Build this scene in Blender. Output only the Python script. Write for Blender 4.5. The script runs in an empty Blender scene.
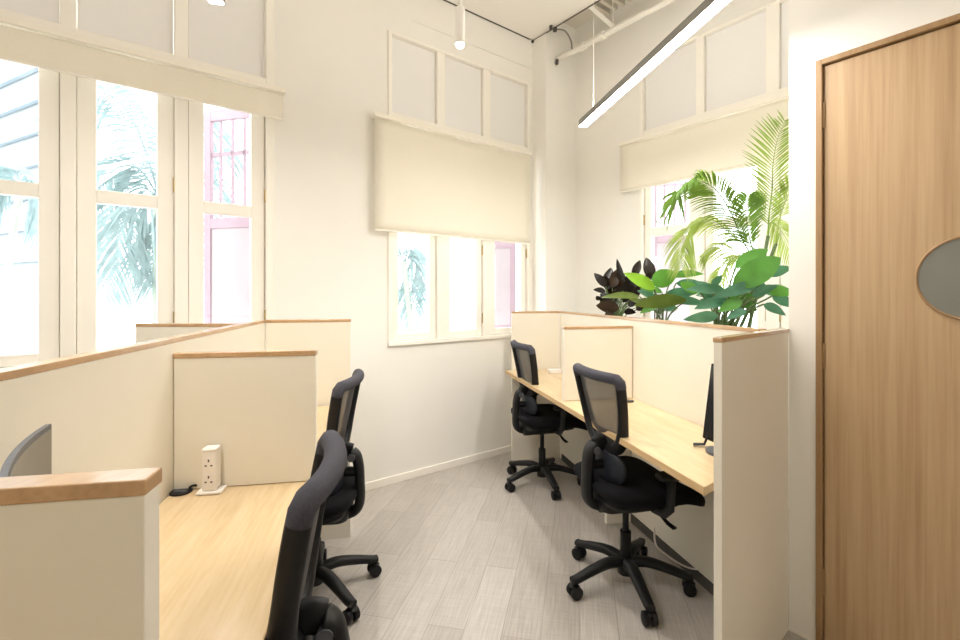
import bpy, bmesh, math, random
from mathutils import Vector, Matrix
random.seed(7)
PI = math.pi
SC = bpy.context.scene
COL = SC.collection
V = Vector
F, H, V0 = 470.0, 1.35, 295.0          # survey of the place: focal length in pixels, eye height, horizon row

def at(u, v, Y):
    """a surveyed point: the sight line (u, v) at depth Y metres"""
    return V(((u - 480) / F * Y, Y, H - (v - V0) / F * Y))

# ------------------------------------------------------------------ materials
MATS = {}
def mat(name, col, rough=0.6, metal=0.0, spec=0.5, noise=None, bump=0.0, bscale=200.0, coat=0.0):
    m = bpy.data.materials.new(name); m.use_nodes = True
    nt = m.node_tree; b = nt.nodes['Principled BSDF']
    b.inputs['Base Color'].default_value = (*col, 1)
    b.inputs['Roughness'].default_value = rough
    b.inputs['Metallic'].default_value = metal
    b.inputs['Specular IOR Level'].default_value = spec
    b.inputs['Coat Weight'].default_value = coat
    tc = nt.nodes.new('ShaderNodeTexCoord')
    if noise:
        sc, amt, stretch = noise
        mp = nt.nodes.new('ShaderNodeMapping'); mp.inputs['Scale'].default_value = stretch
        nz = nt.nodes.new('ShaderNodeTexNoise'); nz.inputs['Scale'].default_value = sc; nz.inputs['Detail'].default_value = 5
        rp = nt.nodes.new('ShaderNodeValToRGB')
        rp.color_ramp.elements[0].position = .3; rp.color_ramp.elements[1].position = .7
        rp.color_ramp.elements[0].color = (*[max(0, c * (1 - amt)) for c in col], 1)
        rp.color_ramp.elements[1].color = (*[min(1, c * (1 + amt)) for c in col], 1)
        nt.links.new(tc.outputs['Object'], mp.inputs['Vector']); nt.links.new(mp.outputs['Vector'], nz.inputs['Vector'])
        nt.links.new(nz.outputs['Fac'], rp.inputs['Fac']); nt.links.new(rp.outputs['Color'], b.inputs['Base Color'])
    if bump:
        n2 = nt.nodes.new('ShaderNodeTexNoise'); n2.inputs['Scale'].default_value = bscale
        bp = nt.nodes.new('ShaderNodeBump'); bp.inputs['Strength'].default_value = bump; bp.inputs['Distance'].default_value = .002
        nt.links.new(tc.outputs['Object'], n2.inputs['Vector']); nt.links.new(n2.outputs['Fac'], bp.inputs['Height'])
        nt.links.new(bp.outputs['Normal'], b.inputs['Normal'])
    MATS[name] = m
    return m

def emit(name, col, strength):
    m = bpy.data.materials.new(name); m.use_nodes = True
    nt = m.node_tree; nt.nodes.remove(nt.nodes['Principled BSDF'])
    e = nt.nodes.new('ShaderNodeEmission'); e.inputs['Color'].default_value = (*col, 1); e.inputs['Strength'].default_value = strength
    nt.links.new(e.outputs[0], nt.nodes['Material Output'].inputs['Surface'])
    return m

def glass_mat(name, tint=(1, 1, 1), refl=0.06):
    m = bpy.data.materials.new(name); m.use_nodes = True
    nt = m.node_tree; nt.nodes.remove(nt.nodes['Principled BSDF'])
    t = nt.nodes.new('ShaderNodeBsdfTransparent'); t.inputs['Color'].default_value = (*tint, 1)
    g = nt.nodes.new('ShaderNodeBsdfGlossy'); g.inputs['Roughness'].default_value = .02
    mx = nt.nodes.new('ShaderNodeMixShader'); mx.inputs['Fac'].default_value = refl
    nt.links.new(t.outputs[0], mx.inputs[1]); nt.links.new(g.outputs[0], mx.inputs[2])
    nt.links.new(mx.outputs[0], nt.nodes['Material Output'].inputs['Surface'])
    return m

def mesh_mat(name, col, clear):
    """woven chair mesh: fine threads with gaps"""
    m = bpy.data.materials.new(name); m.use_nodes = True
    nt = m.node_tree; b = nt.nodes['Principled BSDF']
    b.inputs['Base Color'].default_value = (*col, 1); b.inputs['Roughness'].default_value = .7
    t = nt.nodes.new('ShaderNodeBsdfTransparent')
    tc = nt.nodes.new('ShaderNodeTexCoord'); nz = nt.nodes.new('ShaderNodeTexNoise'); nz.inputs['Scale'].default_value = 900
    mr = nt.nodes.new('ShaderNodeMapRange'); mr.inputs['To Min'].default_value = clear - .15; mr.inputs['To Max'].default_value = clear + .15
    mx = nt.nodes.new('ShaderNodeMixShader')
    nt.links.new(tc.outputs['Object'], nz.inputs['Vector']); nt.links.new(nz.outputs['Fac'], mr.inputs['Value'])
    nt.links.new(mr.outputs['Result'], mx.inputs['Fac'])
    nt.links.new(b.outputs[0], mx.inputs[1]); nt.links.new(t.outputs[0], mx.inputs[2])
    nt.links.new(mx.outputs[0], nt.nodes['Material Output'].inputs['Surface'])
    return m

def leaf_mat(name, col, trans, rough=.4):
    m = bpy.data.materials.new(name); m.use_nodes = True
    nt = m.node_tree; b = nt.nodes['Principled BSDF']
    b.inputs['Roughness'].default_value = rough
    tc = nt.nodes.new('ShaderNodeTexCoord'); nz = nt.nodes.new('ShaderNodeTexNoise'); nz.inputs['Scale'].default_value = 14
    rp = nt.nodes.new('ShaderNodeValToRGB')
    rp.color_ramp.elements[0].position = .3; rp.color_ramp.elements[1].position = .72
    rp.color_ramp.elements[0].color = (*[c * .7 for c in col], 1); rp.color_ramp.elements[1].color = (*[min(1, c * 1.35) for c in col], 1)
    tr = nt.nodes.new('ShaderNodeBsdfTranslucent'); tr.inputs['Color'].default_value = (*trans, 1)
    mx = nt.nodes.new('ShaderNodeMixShader'); mx.inputs['Fac'].default_value = .38
    nt.links.new(tc.outputs['Object'], nz.inputs['Vector']); nt.links.new(nz.outputs['Fac'], rp.inputs['Fac'])
    nt.links.new(rp.outputs['Color'], b.inputs['Base Color'])
    nt.links.new(b.outputs[0], mx.inputs[1]); nt.links.new(tr.outputs[0], mx.inputs[2])
    nt.links.new(mx.outputs[0], nt.nodes['Material Output'].inputs['Surface'])
    return m

def grain_mat(name, c0, c1, c2, rough, scale, stretch, rot=0.0):
    m = bpy.data.materials.new(name); m.use_nodes = True
    nt = m.node_tree; b = nt.nodes['Principled BSDF']; b.inputs['Roughness'].default_value = rough
    tc = nt.nodes.new('ShaderNodeTexCoord'); mp = nt.nodes.new('ShaderNodeMapping')
    mp.inputs['Rotation'].default_value = (0, 0, rot)
    mp2 = nt.nodes.new('ShaderNodeMapping'); mp2.inputs['Scale'].default_value = stretch
    nz = nt.nodes.new('ShaderNodeTexNoise'); nz.inputs['Scale'].default_value = scale; nz.inputs['Detail'].default_value = 6; nz.inputs['Roughness'].default_value = .6
    nb = nt.nodes.new('ShaderNodeTexNoise'); nb.inputs['Scale'].default_value = scale * .22; nb.inputs['Detail'].default_value = 2
    ad = nt.nodes.new('ShaderNodeMath'); ad.operation = 'MULTIPLY_ADD'; ad.inputs[1].default_value = .55
    ml = nt.nodes.new('ShaderNodeMath'); ml.operation = 'MULTIPLY'; ml.inputs[1].default_value = .45
    rp = nt.nodes.new('ShaderNodeValToRGB'); e = rp.color_ramp.elements
    e[0].position = .33; e[0].color = (*c0, 1); e[1].position = .68; e[1].color = (*c2, 1)
    k = e.new(.5); k.color = (*c1, 1)
    L = nt.links.new
    L(tc.outputs['Object'], mp.inputs['Vector']); L(mp.outputs['Vector'], mp2.inputs['Vector'])
    L(mp2.outputs['Vector'], nz.inputs['Vector']); L(mp2.outputs['Vector'], nb.inputs['Vector'])
    L(nb.outputs['Fac'], ml.inputs[0]); L(nz.outputs['Fac'], ad.inputs[0]); L(ml.outputs[0], ad.inputs[2])
    L(ad.outputs[0], rp.inputs['Fac']); L(rp.outputs['Color'], b.inputs['Base Color'])
    return m

def floor_mat():
    m = bpy.data.materials.new('floor_vinyl'); m.use_nodes = True
    nt = m.node_tree; b = nt.nodes['Principled BSDF']; L = nt.links.new
    b.inputs['Roughness'].default_value = .34; b.inputs['Specular IOR Level'].default_value = .5
    tc = nt.nodes.new('ShaderNodeTexCoord'); mp = nt.nodes.new('ShaderNodeMapping'); mp.inputs['Rotation'].default_value = (0, 0, math.radians(-78))
    L(tc.outputs['Object'], mp.inputs['Vector'])
    bk = nt.nodes.new('ShaderNodeTexBrick'); bk.inputs['Scale'].default_value = 1.0
    bk.inputs['Brick Width'].default_value = .92; bk.inputs['Row Height'].default_value = .152
    bk.inputs['Mortar Size'].default_value = .0016; bk.inputs['Mortar Smooth'].default_value = .3
    bk.inputs['Color1'].default_value = (.40, .365, .33, 1); bk.inputs['Color2'].default_value = (.50, .465, .43, 1)
    bk.inputs['Mortar'].default_value = (.30, .27, .24, 1); bk.inputs['Bias'].default_value = 0
    L(mp.outputs['Vector'], bk.inputs['Vector'])
    m2 = nt.nodes.new('ShaderNodeMapping'); m2.inputs['Scale'].default_value = (1.2, 26, 1)
    L(mp.outputs['Vector'], m2.inputs['Vector'])
    nz = nt.nodes.new('ShaderNodeTexNoise'); nz.inputs['Scale'].default_value = 4.5; nz.inputs['Detail'].default_value = 6
    L(m2.outputs['Vector'], nz.inputs['Vector'])
    m3 = nt.nodes.new('ShaderNodeMapping'); m3.inputs['Scale'].default_value = (60, 3, 1)
    L(mp.outputs['Vector'], m3.inputs['Vector'])
    n3 = nt.nodes.new('ShaderNodeTexNoise'); n3.inputs['Scale'].default_value = 2.2; n3.inputs['Detail'].default_value = 3
    L(m3.outputs['Vector'], n3.inputs['Vector'])
    rp = nt.nodes.new('ShaderNodeValToRGB'); rp.color_ramp.elements[0].position = .32; rp.color_ramp.elements[1].position = .7
    rp.color_ramp.elements[0].color = (.72, .72, .72, 1); rp.color_ramp.elements[1].color = (1.2, 1.2, 1.2, 1)
    L(nz.outputs['Fac'], rp.inputs['Fac'])
    r3 = nt.nodes.new('ShaderNodeValToRGB'); r3.color_ramp.elements[0].position = .35; r3.color_ramp.elements[1].position = .65
    r3.color_ramp.elements[0].color = (.88, .88, .88, 1); r3.color_ramp.elements[1].color = (1.1, 1.1, 1.1, 1)
    L(n3.outputs['Fac'], r3.inputs['Fac'])
    mx = nt.nodes.new('ShaderNodeMix'); mx.data_type = 'RGBA'; mx.blend_type = 'MULTIPLY'; mx.inputs[0].default_value = .5
    L(bk.outputs['Color'], mx.inputs[6]); L(rp.outputs['Color'], mx.inputs[7])
    mz = nt.nodes.new('ShaderNodeMix'); mz.data_type = 'RGBA'; mz.blend_type = 'MULTIPLY'; mz.inputs[0].default_value = .4
    L(mx.outputs[2], mz.inputs[6]); L(r3.outputs['Color'], mz.inputs[7])
    L(mz.outputs[2], b.inputs['Base Color'])
    return m

M_WALL = mat('wall_paint', (.87, .85, .808), .75, noise=(2.5, .015, (1, 1, 1)), bump=.05, bscale=90)
M_CEIL = mat('ceiling_paint', (.86, .83, .78), .8, noise=(2.0, .015, (1, 1, 1)))
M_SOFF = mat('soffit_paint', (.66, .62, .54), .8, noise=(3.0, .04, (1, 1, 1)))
M_FRAME = mat('cream_gloss_paint', (.92, .885, .82), .45, noise=(3, .015, (1, 1, 1)))
M_TRANS = mat('white_back_painted_glass', (.84, .83, .82), .3, noise=(2, .012, (1, 1, 1)))
M_BLIND = mat('blind_fabric', (.92, .875, .765), .85, noise=(240, .03, (1, 1, 1)), bump=.08, bscale=700)
_nt = M_BLIND.node_tree; _tr = _nt.nodes.new('ShaderNodeBsdfTranslucent'); _tr.inputs['Color'].default_value = (.9, .82, .66, 1)
_mx = _nt.nodes.new('ShaderNodeMixShader'); _mx.inputs['Fac'].default_value = .08
_nt.links.new(_nt.nodes['Principled BSDF'].outputs[0], _mx.inputs[1]); _nt.links.new(_tr.outputs[0], _mx.inputs[2])
_nt.links.new(_mx.outputs[0], _nt.nodes['Material Output'].inputs['Surface'])
M_RAIL = mat('blind_rail_paint', (.92, .88, .79), .5, noise=(4, .01, (1, 1, 1)))
M_PART = mat('partition_laminate', (.82, .775, .675), .55, noise=(5, .015, (1, 1, 1)))
M_CAP = grain_mat('partition_cap_veneer', (.42, .25, .12), (.50, .31, .155), (.58, .37, .20), .28, 9, (14, 1.2, 14), .2)
M_CAP.node_tree.nodes['Principled BSDF'].inputs['Coat Weight'].default_value = .7
M_CAP.node_tree.nodes['Principled BSDF'].inputs['Coat Roughness'].default_value = .15
M_DESK = grain_mat('desk_maple_laminate', (.55, .41, .235), (.615, .47, .285), (.66, .52, .335), .2, 7, (13, 1.1, 13), -.2)
M_EDGE = grain_mat('desk_edge_band', (.48, .32, .15), (.56, .38, .19), (.62, .44, .24), .45, 9, (12, 1.2, 40), -.2)
M_DOOR = grain_mat('door_oak_veneer', (.41, .265, .14), (.505, .345, .195), (.575, .41, .24), .5, 6.5, (13, 13, .32), 0)
M_DFRAME = grain_mat('door_frame_oak', (.30, .18, .08), (.36, .22, .105), (.42, .27, .135), .5, 8, (9, 9, .6), 0)
M_BLACK = mat('black_nylon', (.007, .007, .008), .5, spec=.3, noise=(60, .2, (1, 1, 1)))
M_BLKFAB = mat('black_seat_fabric', (.005, .005, .007), .9, spec=.2, noise=(300, .3, (1, 1, 1)), bump=.2, bscale=900)
M_LUMBAR = mat('dark_lumbar_vinyl', (.014, .017, .025), .55, spec=.35, noise=(80, .2, (1, 1, 1)))
M_HEAD = mat('grey_headband_fabric', (.055, .054, .068), .85, spec=.25, noise=(400, .2, (1, 1, 1)), bump=.15, bscale=900)
M_MESH = mesh_mat('chair_mesh', (.05, .046, .046), .13)
M_GREYPL = mat('grey_plastic', (.09, .095, .11), .4, noise=(60, .1, (1, 1, 1)))
M_METAL = mat('brushed_metal', (.45, .45, .45), .35, 1.0, noise=(40, .1, (1, 1, 20)))
M_BRASS = mat('brass_hinge', (.52, .40, .20), .4, 1.0, noise=(60, .1, (1, 1, 1)))
M_WHITE = mat('white_plastic', (.84, .80, .76), .4, noise=(20, .01, (1, 1, 1)))
M_DARK = mat('dark_gap', (.075, .07, .06), .8, noise=(30, .1, (1, 1, 1)))
M_BARAL = mat('lamp_housing', (.22, .205, .19), .45, .0, noise=(40, .06, (1, 1, 1)))
M_PIPE = mat('white_pipe_paint', (.82, .79, .73), .5, noise=(8, .02, (1, 1, 1)))
M_SCREEN = mat('monitor_screen_off', (.010, .010, .012), .25, noise=(10, .1, (1, 1, 1)))
M_REFLSC = mat('screen_grey_reflection', (.20, .18, .15), .32, .0, noise=(6, .08, (1, 1, 1)))  # screen is off; its grey reflection is put into the base colour
M_PORT = mat('porthole_grey_glass', (.19, .19, .165), .12, .0, spec=.7, noise=(3, .06, (1, 1, 1)))
M_GLASS = glass_mat('window_glass', (.98, .99, .99), .05)
M_LEDB = emit('led_strip_warm', (1.0, .955, .885), 130)
M_UPFILL = emit('added_up_fill', (1.0, .955, .885), 85)  # added glow that lifts the ceiling, not a known part of the lamps
M_SPOT = emit('spot_lens', (1.0, .90, .74), 26)
M_SOIL = mat('potting_soil', (.06, .04, .025), .95, noise=(60, .5, (1, 1, 1)), bump=.5, bscale=80)
M_PLANTER = mat('planter_white', (.78, .75, .70), .5, noise=(6, .02, (1, 1, 1)))
L_FICUS = leaf_mat('burgundy_rubber_leaf', (.016, .013, .012), (.03, .02, .012), .3)
L_FICB = leaf_mat('brown_rubber_leaf', (.04, .022, .012), (.06, .03, .015), .35)
L_GREEN = leaf_mat('broad_green_leaf', (.07, .22, .04), (.20, .50, .05), .35)
L_TEAL = leaf_mat('bluish_green_leaf', (.07, .19, .12), (.12, .32, .15), .28)
L_YOUNG = leaf_mat('young_lime_leaf', (.20, .42, .03), (.42, .75, .05), .4)
L_OLIVE = leaf_mat('olive_leaf', (.085, .13, .025), (.22, .30, .05), .4)
L_PALM = leaf_mat('palm_leaf', (.075, .16, .03), (.30, .48, .06), .42)
L_PALM_BACKLIT = leaf_mat('palm_leaf_backlit', (.32, .44, .10), (.62, .76, .20), .42)  # backlit look of the paler fronds put into the leaf colour
L_PALMB = leaf_mat('palm_leaf_fresh', (.16, .26, .05), (.45, .60, .10), .42)
L_STEM = mat('plant_stem', (.10, .16, .05), .5, noise=(40, .3, (1, 1, 6)))
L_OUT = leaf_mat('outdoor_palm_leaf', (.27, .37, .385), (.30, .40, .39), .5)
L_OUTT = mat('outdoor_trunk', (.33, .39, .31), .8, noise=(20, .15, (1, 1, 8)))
M_PINK = mat('pink_shutter_paint', (.40, .29, .35), .6, noise=(6, .05, (1, 1, 1)))
M_PINKP = mat('pale_pink_panel', (.47, .41, .445), .6, noise=(6, .05, (1, 1, 1)))
M_FACADE = mat('pale_blue_facade', (.36, .40, .42), .8, noise=(2, .05, (1, 1, 1)))
M_LOUV = mat('facade_louvre', (.26, .32, .36), .7, noise=(3, .1, (1, 1, 1)))
M_GROUND = mat('pavement', (.55, .55, .54), .9, noise=(3, .06, (1, 1, 1)))
M_FLOOR = floor_mat()

# ------------------------------------------------------------------ mesh builder
class MB:
    def __init__(s): s.v, s.f = [], []
    def add(s, vs, fs):
        n = len(s.v); s.v += [tuple(p) for p in vs]; s.f += [tuple(i + n for i in f) for f in fs]; return s
    def obox(s, o, a, b, c):
        o, a, b, c = V(o), V(a), V(b), V(c)
        if a.cross(b).dot(c) < 0: a, b = b, a
        p = [o, o + a, o + a + b, o + b]; p += [q + c for q in p]
        return s.add(p, [(3, 2, 1, 0), (4, 5, 6, 7), (0, 1, 5, 4), (1, 2, 6, 5), (2, 3, 7, 6), (3, 0, 4, 7)])
    def box(s, x0, x1, y0, y1, z0, z1): return s.obox((x0, y0, z0), (x1 - x0, 0, 0), (0, y1 - y0, 0), (0, 0, z1 - z0))
    def wall(s, W, s0, s1, z0, z1, o0, o1):
        p = W.p(s0, z0, o0)
        return s.obox(p, W.d3 * (s1 - s0), W.n3 * (o1 - o0), V((0, 0, z1 - z0)))
    def prism(s, pts, z0, z1):
        n = len(pts)
        ar = sum(pts[i][0] * pts[(i + 1) % n][1] - pts[(i + 1) % n][0] * pts[i][1] for i in range(n))
        if ar < 0: pts = pts[::-1]
        vs = [(p[0], p[1], z0) for p in pts] + [(p[0], p[1], z1) for p in pts]
        return s.add(vs, [tuple(range(n - 1, -1, -1)), tuple(range(n, 2 * n))] + [(i, (i + 1) % n, n + (i + 1) % n, n + i) for i in range(n)])
    def tube(s, pts, rad, seg=10, up=(0, 0, 1), power=1.0):
        """rad: per-point r or (ra, rb): ra along the side axis, rb along the up-ish axis"""
        pts = [V(p) for p in pts]; n = len(pts); up = V(up)
        if not isinstance(rad, list): rad = [rad] * n
        base = len(s.v); vs, fs = [], []
        for i, p in enumerate(pts):
            t = (pts[min(i + 1, n - 1)] - pts[max(i - 1, 0)]).normalized()
            u0 = up
            if abs(t.dot(u0)) > .96: u0 = V((1, 0, 0)) if abs(t.x) < .9 else V((0, 1, 0))
            a = t.cross(u0).normalized(); b = a.cross(t).normalized()
            r = rad[i]; ra, rb = r if isinstance(r, tuple) else (r, r)
            for k in range(seg):
                w = 2 * PI * k / seg; cx, sx = math.cos(w), math.sin(w)
                if power != 1: cx = math.copysign(abs(cx) ** power, cx); sx = math.copysign(abs(sx) ** power, sx)
                vs.append(p + a * ra * cx + b * rb * sx)
        for i in range(n - 1):
            for k in range(seg):
                k2 = (k + 1) % seg
                fs.append((i * seg + k, i * seg + k2, (i + 1) * seg + k2, (i + 1) * seg + k))
        fs.append(tuple(range(seg - 1, -1, -1))); fs.append(tuple((n - 1) * seg + k for k in range(seg)))
        return s.add(vs, fs)
    def cyl(s, a, b, r, seg=20): return s.tube([a, b], r, seg)
    def ellip(s, c, h, e1=1.0, e2=1.0, nu=28, nv=14, fn=None):
        c = V(c); vs, fs = [], []
        sp = lambda x, e: math.copysign(abs(x) ** e, x)
        for j in range(1, nv):
            ph = -PI / 2 + PI * j / nv
            for i in range(nu):
                th = 2 * PI * i / nu
                q = V((h[0] * sp(math.cos(ph), e1) * sp(math.cos(th), e2), h[1] * sp(math.cos(ph), e1) * sp(math.sin(th), e2), h[2] * sp(math.sin(ph), e1)))
                if fn: q = fn(q)
                vs.append(c + q)
        q0, q1 = V((0, 0, -h[2])), V((0, 0, h[2]))
        if fn: q0, q1 = fn(q0), fn(q1)
        vs += [c + q0, c + q1]; nb = (nv - 1) * nu
        for j in range(nv - 2):
            for i in range(nu):
                i2 = (i + 1) % nu
                fs.append((j * nu + i, j * nu + i2, (j + 1) * nu + i2, (j + 1) * nu + i))
        for i in range(nu):
            i2 = (i + 1) % nu
            fs.append((nb, i2, i)); fs.append((nb + 1, (nv - 2) * nu + i, (nv - 2) * nu + i2))
        return s.add(vs, fs)
    def grid(s, rows):
        n, m = len(rows), len(rows[0])
        return s.add([p for r in rows for p in r], [(i * m + j, i * m + j + 1, (i + 1) * m + j + 1, (i + 1) * m + j) for i in range(n - 1) for j in range(m - 1)])
    def build(s, name, m, parent=None, smooth=None, bevel=0.0, thick=0.0, subd=0):
        me = bpy.data.meshes.new(name); me.from_pydata([tuple(p) for p in s.v], [], s.f); me.update()
        o = bpy.data.objects.new(name, me); COL.objects.link(o)
        me.materials.append(m)
        if smooth:
            me.polygons.foreach_set('use_smooth', [True] * len(me.polygons))
            me.set_sharp_from_angle(angle=math.radians(smooth))
        if bevel:
            b = o.modifiers.new('bevel', 'BEVEL'); b.width = bevel; b.segments = 2; b.limit_method = 'ANGLE'
        if thick:
            b = o.modifiers.new('thick', 'SOLIDIFY'); b.thickness = thick
        if parent:
            o.parent = parent
            o.matrix_parent_inverse = Matrix.Translation(-parent.location) if parent.rotation_euler.z == 0 and parent.type == 'EMPTY' else Matrix()
        return o

def tag(o, label=None, cat=None, group=None, kind=None):
    if label: o['label'] = label
    if cat: o['category'] = cat
    if group: o['group'] = group
    if kind: o['kind'] = kind
    return o
def thing(name, label, cat, loc=(0, 0, 0), group=None):
    o = bpy.data.objects.new(name, None); COL.objects.link(o); o.location = loc; o.empty_display_size = .1
    return tag(o, label, cat, group)
def struct(o): o['kind'] = 'structure'; return o
def spline(pts, n=8):
    """Catmull-Rom through the points"""
    pts = [V(p) for p in pts]; q = [pts[0] * 2 - pts[1]] + pts + [pts[-1] * 2 - pts[-2]]; out = []
    for i in range(1, len(q) - 2):
        a, b, c, d = q[i - 1:i + 3]
        for k in range(n):
            t = k / n
            out.append(.5 * ((2 * b) + (c - a) * t + (2 * a - 5 * b + 4 * c - d) * t * t + (3 * b - a - 3 * c + d) * t ** 3))
    out.append(pts[-1]); return out

class Wall:
    def __init__(s, o, d, n): s.o, s.d, s.n = V(o), V(d), V(n); s.d3 = V((*s.d, 0)); s.n3 = V((*s.n, 0))
    def p(s, a, z=0, off=0): q = s.o + s.d * a + s.n * off; return V((q.x, q.y, z))
    def pick(s, u, v, off=0):
        r = V(((u - 480) / F, 1)); t = (s.o + s.n * off).dot(s.n) / r.dot(s.n)
        q = r * t; return (q - s.o).dot(s.d), H - (v - V0) / F * t
    def s_(s, u, off=0): return s.pick(u, 0, off)[0]

CX, SX = .7904, .6126
WW = Wall((.776, 4.456), (-CX, -SX), (SX, -CX))        # long window wall, s runs left from the corner
RW = Wall((.776, 4.456), (SX, -CX), (-CX, -SX))        # window wall of the planted alcove, s runs towards the viewer
DW = Wall((1.245, 1.895), (SX, -CX), (-CX, -SX))       # wall with the oak door
ZC = 3.63

# ------------------------------------------------------------------ room shell
LW = 5.2            # length of the window wall
def room_pt(W, s): q = W.p(s); return (q.x, q.y)
cornerL = WW.p(LW)
backL = cornerL + WW.n3 * 4.2
# wall at the back of the room, from backL to the door wall line
tt = (DW.o - V((backL.x, backL.y))).dot(V((CX, SX)))
backR = backL + V((CX, SX, 0)) * tt
sDW = (V((backR.x, backR.y)) - DW.o).dot(DW.d)
ret = DW.p(0) + V((CX, SX, 0)) * 1.133                  # where the alcove return meets the alcove wall
sRW = (V((ret.x, ret.y)) - RW.o).dot(RW.d)

poly = [room_pt(WW, -.15), cornerL - WW.d3 * 0 - WW.n3 * .15, backL, backR, (ret.x + .3, ret.y + .2), (ret.x + .1, ret.y + .3)]
fl = MB().prism([(p[0], p[1]) for p in [V(room_pt(WW, -.2)), V((cornerL.x - .1, cornerL.y - .1)), V((backL.x - .1, backL.y - .1)), V((backR.x + .1, backR.y)), V((ret.x + .15, ret.y))]], -.1, 0)
struct(fl.build('floor', M_FLOOR))

# windows: s ranges of the leaves, read from the casing lines
S1 = lambda u: WW.s_(u)
S3 = lambda u: RW.s_(u)
Z_SILL, Z_HEAD = .985, 3.235
W1L = [(S1(265.6), S1(188)), (S1(174.5), S1(76))]
lw = W1L[1][1] - W1L[1][0]; pw = S1(59.5) - S1(75.5)
W1L += [(W1L[1][1] + pw, W1L[1][1] + pw + lw), (W1L[1][1] + 2 * pw + lw, W1L[1][1] + 2 * pw + 2 * lw)]
W2L = [(S1(527), S1(490)), (S1(483), S1(444.5)), (S1(437), S1(391.5))]
W3L = [(S3(643.5), S3(696)), (S3(704), S3(766))]
l3 = W3L[1][1] - W3L[1][0]; p3 = S3(779) - S3(766)
W3L += [(W3L[1][1] + p3, min(W3L[1][1] + p3 + l3, sRW - .06))]
OPEN = {1: (WW, W1L[0][0] - .045, W1L[-1][1] + .045), 2: (WW, W2L[0][0] - .03, W2L[-1][1] + .03), 3: (RW, W3L[0][0] - .035, W3L[-1][1] + .035)}

def wall_with_openings(name, W, s0, s1, z1, ops, th=.16):
    mb = MB(); cur = s0
    for a, b in sorted(ops):
        mb.wall(W, cur, a, 0, z1, -th, 0); mb.wall(W, a, b, 0, Z_SILL, -th, 0); mb.wall(W, a, b, Z_HEAD, z1, -th, 0); cur = b
    mb.wall(W, cur, s1, 0, z1, -th, 0)
    return struct(mb.build(name, M_WALL))
wall_with_openings('wall_left', WW, -.16, LW, 3.95, [OPEN[1][1:], OPEN[2][1:]])
wall_with_openings('wall_back', RW, 0, sRW + .16, 3.95, [OPEN[3][1:]])
dj = DW.s_(816.5); dtop = DW.pick(818, 61.5)[1]; dw = .86
mb = MB(); mb.wall(DW, 0, dj, 0, 3.95, -.12, 0).wall(DW, dj, dj + dw, dtop, 3.95, -.12, 0).wall(DW, dj + dw, sDW + .12, 0, 3.95, -.12, 0)
mb.obox(DW.p(.12, 0, -.12), V((CX, SX, 0)) * (1.133 - .12), DW.d3 * -.12, V((0, 0, 3.95)))
struct(mb.build('wall_right', M_WALL))
mb = MB(); mb.obox(cornerL, WW.n3 * 4.2, WW.d3 * .12, V((0, 0, 3.95)))
struct(mb.build('wall_front', M_WALL))
mb = MB(); mb.obox(backL, V((CX, SX, 0)) * (tt + .12), WW.n3 * .12, V((0, 0, 3.95)))
struct(mb.build('wall_rear', M_WALL))

# main ceiling stops short of the alcove window wall; a raised ribbed soffit fills the slot
mb = MB()
slot = .42
def strip(a0, a1, off0, off1, z0, z1):           # plan rectangle in alcove-wall coordinates
    m = MB(); return m.wall(RW, a0, a1, z0, z1, off0, off1)
c = MB(); c.wall(RW, .014, 5.2, ZC, ZC + .10, slot, 6.2)
struct(c.build('ceiling', M_CEIL))
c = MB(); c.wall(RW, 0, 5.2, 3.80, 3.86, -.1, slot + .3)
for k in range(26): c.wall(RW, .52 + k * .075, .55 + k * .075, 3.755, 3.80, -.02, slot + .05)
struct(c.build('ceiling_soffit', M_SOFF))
c = MB(); c.wall(RW, -.2, 5.4, 3.95, 4.0, -.3, 6.4)
struct(c.build('unseen_light_cap', M_CEIL))  # unseen slab added above to keep the shell light-tight
c = MB(); c.wall(RW, .012, 4.9, ZC + .005, ZC + .09, slot - .03, slot - .006)
struct(c.build('trim_1', M_PIPE))
c = MB(); c.wall(WW, slot + .0, LW, ZC - .002, ZC + .005, 0, .010); struct(c.build('gap_shadow_strip_1', M_DARK))  # dark strip painted in for the shadow gap along the window wall
c = MB(); c.wall(RW, .012, 4.9, ZC - .002, ZC + .004, slot - .042, slot - .034); struct(c.build('gap_shadow_strip_2', M_DARK))  # dark strip in place of the shaded gap at the ceiling edge
# corner pillar
pa, pb = .10, .335
c = MB(); c.wall(WW, .0, .385, 0, 3.80, 0, .165); struct(c.build('wall_pillar', M_WALL))
c = MB(); c.wall(WW, .387, .399, ZC - .022, ZC + .0, .0, .02); struct(c.build('trim_4', M_DARK))
# shallow groove line above the middle window
c = MB(); c.wall(WW, .40, 1.62, 3.372, 3.38, 0, .006); struct(c.build('trim_5', M_WALL))
# baseboards
c = MB(); c.wall(WW, .39, LW, 0, .055, 0, .012); struct(c.build('baseboard_left', M_FRAME, bevel=.003))
c = MB(); c.wall(DW, -.0, dj - .0, 0, .012, 0, .004); struct(c.build('baseboard_right', M_FRAME))

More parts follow.
